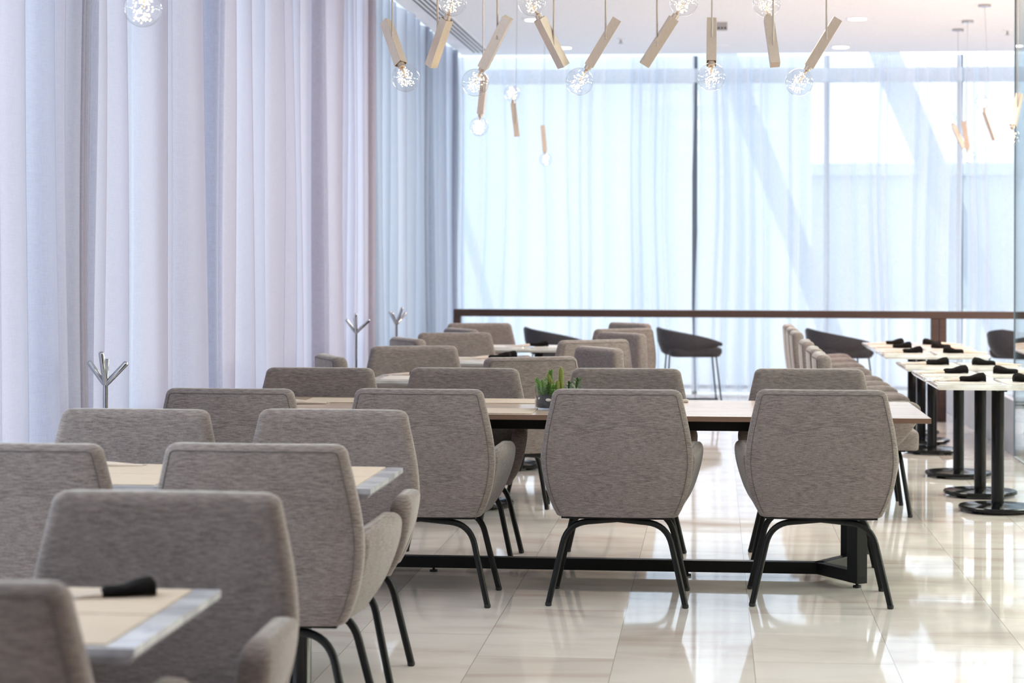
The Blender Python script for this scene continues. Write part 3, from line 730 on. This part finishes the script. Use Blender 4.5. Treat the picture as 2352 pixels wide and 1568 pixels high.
# ------------------------------------------------------------------ succulent bowl
pc = at(1283, 9.33); bowl = empty('succulent_bowl', (pc.x, pc.y, tz - .002)); tag(bowl, 'clear glass bowl of dark gravel planted with succulents and a cactus on the long table', 'plant bowl')
BR = .104; BH = .102
bm = bmesh.new(); n = 48
outer = [(BR * .97, .0), (BR, .006), (BR, BH), (BR - .003, BH), (BR - .003, .008), (.001, .008)]
secs = [[Vector((r_ * math.cos(2 * math.pi * k / n), r_ * math.sin(2 * math.pi * k / n), z)) for k in range(n)] for r_, z in outer]
loft(bm, secs); build('glass_wall', bm, M_glass, bowl, smooth=True, angle=40)
bm = bmesh.new(); rnd = random.Random(4); secs = []
for r_, z in [(BR - .006, .010), (BR - .005, .012), (BR - .005, .052), (BR - .012, .060), (.05, .068), (.01, .070)]:
    secs.append([Vector((r_ * math.cos(2 * math.pi * k / n), r_ * math.sin(2 * math.pi * k / n), z + (rnd.uniform(-.006, .006) if .05 < z < .075 else 0))) for k in range(n)])
loft(bm, secs); build('gravel', bm, M_gravel, bowl, smooth=True)
def blob(bm, c, r3, rz=0, seed=0):
    rr_ = random.Random(seed); r = bmesh.ops.create_icosphere(bm, subdivisions=2, radius=1)
    Mx = Matrix.Rotation(rz, 3, 'Z')
    for v in r['verts']:
        q = v.co * (1 + rr_.uniform(-.07, .07)); v.co = Mx @ Vector((q.x * r3[0], q.y * r3[1], q.z * r3[2])) + Vector(c)
for k, (a, z, r3) in enumerate([(-112, .046, (.015, .005, .0075)), (-146, .050, (.007, .004, .006)), (-170, .045, (.008, .005, .006)), (-60, .063, (.010, .005, .006)), (40, .07, (.012, .008, .006)), (120, .07, (.01, .008, .006))]):
    rr_ = BR - .0065; bm = bmesh.new(); blob(bm, (rr_ * math.cos(R(a)), rr_ * math.sin(R(a)), z), r3, R(a + 90), k); build('pebble', bm, M_pebble, bowl, smooth=True)
def leaf(bm, base, direc, ln, wd):
    direc = Vector(direc).normalized(); side = direc.cross(Vector((0, 0, 1)))
    side = side.normalized() if side.length > .01 else Vector((1, 0, 0)); nrm = side.cross(direc).normalized(); base = Vector(base); secs = []
    for t, w_ in ((0, .25), (.3, .85), (.6, 1.0), (.85, .65), (1, .12)):
        c = base + direc * ln * t + nrm * (.12 * ln * t * t)
        secs.append([c + side * wd * w_, c + nrm * wd * .35 * w_, c - side * wd * w_, c - nrm * wd * .35 * w_])
    loft(bm, secs)
def sprig(name, c, h, lean, n, ln, wd, m, rings=5, up=.75):
    c = Vector(c) + Vector((0, 0, -.002)); tip = c + Vector((lean[0], lean[1], h)); bm = bmesh.new(); tube(bm, [c, (c + tip) / 2 + Vector((0, 0, .0)), tip], [.0028, .0024, .0015], 6)
    for i in range(n):
        t = .18 + .82 * i / n; p_ = c.lerp(tip, t)
        for j in range(rings):
            a = i * 1.1 + j * 2 * math.pi / rings; k_ = up + .6 * t
            leaf(bm, p_, (math.cos(a), math.sin(a), k_ * (1 if j % 2 else .8)), ln * (1.1 - .45 * t), wd)
    build(name, bm, m, bowl, smooth=True, angle=50)
for c, h, lean, n in [((-.050, -.01, .055), .118, (.018, 0), 20), ((-.072, -.02, .052), .084, (-.024, 0), 14), ((-.060, -.045, .052), .078, (-.010, -.01), 13), ((-.03, .03, .055), .088, (-.008, .01), 14), ((-.080, .02, .05), .070, (-.014, 0), 12), ((-.028, -.035, .05), .062, (.012, -.012), 10), ((-.055, .04, .05), .085, (0, .012), 13), ((-.012, .01, .05), .060, (.014, .0), 10)]:
    sprig('leafy_succulent', c, h, lean, n, .024, .0027, M_leaf, 6, .22)
sprig('low_succulent', (-.018, -.07, .055), .034, (.004, -.004), 6, .024, .003, M_leaf, 6, .3)
sprig('jade_sprig', (.072, -.01, .065), .075, (.022, 0), 4, .040, .0060, M_leaf2, 5, .35)
sprig('jade_sprig', (.040, .03, .065), .058, (.01, 0), 4, .030, .005, M_leaf2, 5, .35)
def cactus(c, h, lean, rad):
    c = Vector(c); bm = bmesh.new(); secs = []; N = 20; K = 14
    for i in range(K + 1):
        t = i / K; q = c + Vector((lean[0] * t * (1.2 - .2 * t), lean[1] * t, h * t)); r_ = rad * (.86 + .2 * math.sin(math.pi * t * .9)) * (math.sqrt(max(.02, 1 - ((t - .86) / .14) ** 2)) if t > .86 else 1)
        secs.append([q + Vector((math.cos(2 * math.pi * k / N), math.sin(2 * math.pi * k / N), 0)) * r_ * (1.0 if k % 2 else .88) for k in range(N)])
    loft(bm, secs); o = build('cactus_stem', bm, M_cactus, bowl, smooth=True)
    bm = bmesh.new(); rr_ = random.Random(int(h * 1e4))
    for s in secs[1:]:
        q = sum(s, Vector()) / len(s)
        for k in range(1, N, 2):
            d_ = (s[k] - q).normalized()
            for _ in range(2):
                e = s[k] + d_ * .0032 + Vector((rr_.uniform(-.003, .003), rr_.uniform(-.003, .003), rr_.uniform(-.001, .005)))
                v = [bm.verts.new(s[k] + Vector((.0004, 0, 0))), bm.verts.new(s[k] - Vector((.0004, 0, 0.0003))), bm.verts.new(e)]
                bm.faces.new(v)
    build('spines', bm, M_spine, o)
cactus((.016, -.02, .06), .128, (-.002, 0), .0105)
cactus((.000, -.035, .06), .070, (.000, 0), .0098)
cactus((-.010, -.02, .06), .100, (-.034, 0), .0095)

# ------------------------------------------------------------------ dark tub chairs by the far windows
def make_tub(label):
    root = empty('tub_chair'); tag(root, label, 'chair', 'dark tub chairs by the far windows')
    bm = bmesh.new(); secs = []; N = 28
    for i in range(N + 1):
        ph = -150 + 300 * i / N; a = R(ph); f = abs(ph) / 150        # 0 at the back, 1 at the open front
        ztop = .748 - .150 * f ** 1.3; zb = .470 + .06 * f ** 1.5
        def P(r_, z): return Vector((-(r_ * 1.0) * math.sin(a) * .30, -math.cos(a) * r_ * .33 + .02, z))
        th = .10
        sec = [P(.78, zb), P(.90, zb + .03 * 1), P(1.02, (zb + ztop) / 2), P(1.06, ztop - .02), P(1.03, ztop), P(1.06 - th, ztop), P(1.06 - th * 1.3, ztop - .02), P(.86, (zb + ztop) / 2), P(.70, zb + .02)]
        secs.append(sec)
    loft(bm, secs); build('shell', bm, M_dark_fab, root, smooth=True, angle=60)
    bm = bmesh.new(); secs = []
    for z, k in [(.455, .80), (.462, .86), (.50, .94), (.535, .93), (.548, .86), (.55, .6)]:
        secs.append([Vector((x * k, .05 + y * k, z)) for x, y in rrect(.275, .285, .12, 6)])
    loft(bm, secs); build('seat', bm, M_dark_fab, root, smooth=True, angle=50)
    for sx in (-1, 1):
        for sy in (-1, 1):
            bm = bmesh.new(); tube(bm, [(sx * .20, sy * .23 + .02, .475), (sx * .25, sy * .27 + .03, .012)], .008, 8); build('leg', bm, M_black, root, smooth=True, angle=50)
        bm = bmesh.new(); tube(bm, [(sx * .25, -.26, .012), (sx * .25, .32, .012)], .009, 8); build('runner', bm, M_black, root, smooth=True, angle=50)
    bm = bmesh.new(); tube(bm, [(-.25, -.24, .012), (.25, -.24, .012)], .009, 8); build('runner', bm, M_black, root, smooth=True, angle=50)
    return root
tp = None
for px, d, rz, lab in [(1278, 20.9, -78, 'dark grey tub chair behind the farthest small table, partly hidden by its top'),
                       (1583, 20.9, -84, 'dark grey tub chair on thin black legs in the middle, before the dark window slit'),
                       (1926, 20.7, -78, 'dark grey tub chair behind the row of side-view armchairs'),
                       (2342, 20.6, -40, 'dark grey tub chair cut off by the edge of the glass partition')]:
    c = make_tub(lab) if tp is None else copy_tree(tp); tp = tp or c
    p = at(px, d); c.location = (p.x, p.y, 0); c.rotation_euler = (0, 0, R(rz)); c['label'] = lab

# ------------------------------------------------------------------ chrome coat stands
def make_stand(lab):
    root = empty('coat_stand'); tag(root, lab, 'coat stand', 'chrome coat stands along the curtains')
    bm = bmesh.new(); lathe(bm, [(.15, 0), (.15, .008), (.02, .014)], 32); build('base', bm, M_chrome, root, smooth=True, angle=40)
    bm = bmesh.new(); lathe(bm, [(.010, .01), (.010, .93)], 20); build('pole', bm, M_chrome, root, smooth=True, angle=40)
    for k, (dx, dy, dz) in enumerate([(-.068, -.01, .095), (.095, -.02, .092), (.0, -.06, .135), (-.012, .06, .10)]):
        t = Vector((0, 0, .915)); e = t + Vector((dx, dy, dz)); dn = (e - t).normalized()
        bm = bmesh.new(); tube(bm, [t - dn * .004, t + dn * .01, e - dn * .006, e - dn * .002, e], [.009, .0115, .0115, .009, .004], 14); build('hook', bm, M_chrome, root, smooth=True, angle=40)
    return root
sp_ = None
for px, rz, lab in [(243, 0, 'chrome coat stand with branching hooks, nearest of three before the curtains'),
                    (818, 8, 'chrome coat stand with branching hooks, middle one before the curtains'),
                    (911, 60, 'chrome coat stand with one branch showing, farthest before the curtains')]:
    d = 2.46 * FPX / (1640 - px); c = make_stand(lab) if sp_ is None else copy_tree(sp_); sp_ = sp_ or c
    p = at(px, d); c.location = (p.x, p.y, 0); c.rotation_euler = (0, 0, R(rz)); c['label'] = lab

# ------------------------------------------------------------------ pendant lamps: square tube, globe bulb at one end, thin rod
def pendant(b_end, o_end, d, r_px, rodx, tilt, roll, lab, grp, attach=.42, thin=False, bulb_r=.0625):
    """b_end / o_end: where the bar's bulb end and open end are seen; tilt: sign of the lean in depth of the bulb end"""
    sc = FPX / d; L_ = .262
    A = at(b_end[0], d, zof(b_end[1], d)); B = at(o_end[0], d, zof(o_end[1], d))
    flat = (A - B).length; dep = math.sqrt(max(0, L_ ** 2 - flat ** 2)) * tilt
    view = Vector((-ST, CT, 0)); A = A + view * dep / 2; B = B - view * dep / 2
    mid = A.lerp(B, .5); ax = (A - B).normalized()
    P0 = B.lerp(A, attach)
    root = empty('pendant_light', P0); tag(root, lab, 'pendant light', grp)
    # frame of the bar
    s = ax.cross(view); s = s.normalized(); t = ax.cross(s).normalized()
    s, t = s * math.cos(R(roll)) + t * math.sin(R(roll)), t * math.cos(R(roll)) - s * math.sin(R(roll))
    h = .0215; A0, B0 = A - P0, B - P0
    bm = bmesh.new(); outl = [(-1, -1), (1, -1), (1, 1), (-1, 1)]
    def ring(c, k): return [c + (s * a + t * b) * k for a, b in outl]
    secs = [ring(B0, h), ring(A0, h), ring(A0, h - .002), ring(A0 - ax * .03, h - .002)]
    loft(bm, secs); bmesh.ops.bevel(bm, geom=[e for e in bm.edges if (e.verts[0].co - e.verts[1].co).length > .2], offset=.001, segments=1, affect='EDGES')
    body = build('lamp_body', bm, M_brass, root)
    bm = bmesh.new(); tube(bm, [A0 - ax * .028, A0 - ax * .004, A0 + ax * .012, A0 + ax * .020], [.017, .017, .015, .0135], 16); build('socket', bm, M_brass, body, smooth=True, angle=40)
    # bulb
    C0 = A0 + ax * (bulb_r + .020); bm = bmesh.new(); prof = []
    q = ax.to_track_quat('Z', 'Y').to_matrix()
    for k in range(23):
        a = math.pi * (k / 22); r_ = bulb_r * math.sin(a); z = bulb_r * math.cos(a)
        if z < -bulb_r * .86: r_ = max(r_, .016 + (.010 * (z + bulb_r) / (bulb_r * .14)))
        prof.append((max(r_, .0006), z))
    prof.append((.0155, -bulb_r - .018))
    n = 32; secs = [[C0 + q @ Vector((r_ * math.cos(2 * math.pi * k / n), r_ * math.sin(2 * math.pi * k / n), z)) for k in range(n)] for r_, z in prof]
    loft(bm, secs, cap=False); globe = build('bulb_globe', bm, M_glass, root, smooth=True)
    bm = bmesh.new(); rnd = random.Random(int(b_end[0])); nd = 110 if not thin else 40
    for k in range(nd):
        a = rnd.uniform(0, 6.28); v = rnd.uniform(-.72, .75); rr_ = (.18 + .42 * rnd.random()) * math.sqrt(max(0, 1 - v * v)) * bulb_r
        c = C0 + q @ Vector((rr_ * math.cos(a), rr_ * math.sin(a), v * bulb_r))
        r0 = bulb_r * rnd.uniform(.026, .045) * (1.5 if thin else 1); r = bmesh.ops.create_icosphere(bm, subdivisions=1, radius=r0, matrix=Matrix.Translation(c))
    build('filament', bm, M_fil, globe)
    # stem inside the bulb
    bm = bmesh.new(); tube(bm, [A0 + ax * .018, A0 + ax * .045, C0], [.007, .004, .0015], 8); build('glass_stem', bm, M_brass, globe, smooth=True)
    rr2 = .0028 if not thin else .0020
    top = Vector((at(rodx, d).x - P0.x, 0, ZC - P0.z - .02)) if thin else Vector((0, 0, ZC - P0.z - .02))
    off = -view * (.024)
    bm = bmesh.new(); tube(bm, [off + Vector((0, 0, -.004)), off + Vector((0, 0, .02)), top + off], rr2 if thin else .0042, 8); build('rod', bm, M_rod if not thin else M_grille, root, smooth=True, angle=50)
    bm = bmesh.new(); box(bm, off * .5, (.012, .026, .012), .002); build('pivot', bm, M_brass, root)
    bm = bmesh.new(); lathe(bm, [(.055, -.0), (.055, .022), (.03, .022)], 28, (top.x + off.x, top.y + off.y, top.z - .002)); build('canopy', bm, M_chrome, root, smooth=True, angle=40)
GP = 'pendant lights over the long wooden table'; GL = 'pendant lights over the left tables'; GR = 'pendant lights near the glass partition'
pendant((922, 152), (884, 48), 9.35, 31, 898, -1, 38, 'leftmost table pendant, pale slanted bar with globe bulb hanging below', GP)
pendant((1026, 47), (988, 150), 9.35, 31, 1003, -.6, 48, 'pendant with bulb above its bar, second over the table and nearest the slot diffuser', GP)
pendant((1108, 152), (1165, 44), 9.35, 31, 1133, 1, 8, 'pendant bar tilted right with bulb at its lower left, third over the table', GP)
pendant((1238, 44), (1294, 150), 9.35, 31, 1272, -.5, 40, 'pendant with bulb above, its bar slanting down to the right, fourth over the table', GP)
pendant((1352, 150), (1416, 44), 9.35, 31, 1383, .3, 0, 'grey-brown pendant bar tilted right, bulb below, nearest the ceiling sprinkler', GP)
pendant((1546, 42), (1479, 148), 9.35, 31, 1508, -.4, 12, 'pendant with bulb above and bar slanting down to the left, sixth over the table', GP)
pendant((1629, 148), (1637, 42), 9.35, 31, 1633, -1, 4, 'almost upright pendant bar with bulb below, before the small grey ceiling box', GP)
pendant((1768, 38), (1776, 150), 9.35, 31, 1771, .8, 0, 'almost upright pendant bar with bulb above it, second from the right over the table', GP)
pendant((1858, 150), (1922, 42), 9.35, 31, 1889, .3, 0, 'rightmost table pendant, bar tilted right with bulb at its lower left', GP)
pendant((330, -38), (352, -160), 6.8, 44, 340, .3, 0, 'globe bulb of a pendant cut off by the top edge, in front of lilac curtains', GL)
pendant((1103, 262), (1113, 172), 13.7, 21, 1108, .4, 10, 'smaller pendant hanging directly behind the third table pendant', GL)
pendant((1178, 238), (1187, 313), 16.3, 16, 1187, .2, 0, 'small distant pendant with bulb above its grey bar', GL, thin=True)
pendant((1251, 346), (1246, 288), 19.8, 13, 1250, .3, 0, 'smallest distant pendant hanging lowest, bulb at the bottom', GL, thin=True)
pendant((2262, 253), (2286, 318), 17.9, 18, 2259, -.3, 30, 'thin-wired pendant with bulb above, bar slanting down right near the glass edge', GR, thin=True, attach=.55)
pendant((2223, 337), (2212, 276), 19.1, 16, 2220, .3, 20, 'thin-wired pendant with the lowest bulb of the right-hand cluster', GR, thin=True, attach=.5)
pendant((2191, 287), (2213, 338), 19.8, 16, 2198, .3, 0, 'thin-wired pendant with its bulb lost against the bright window, leftmost of its cluster', GR, thin=True, attach=.55)
pendant((2324, 286), (2343, 213), 14.0, 21, 2333, -.3, 30, 'champagne pendant bar with bulb below, closest to the glass partition', GR)
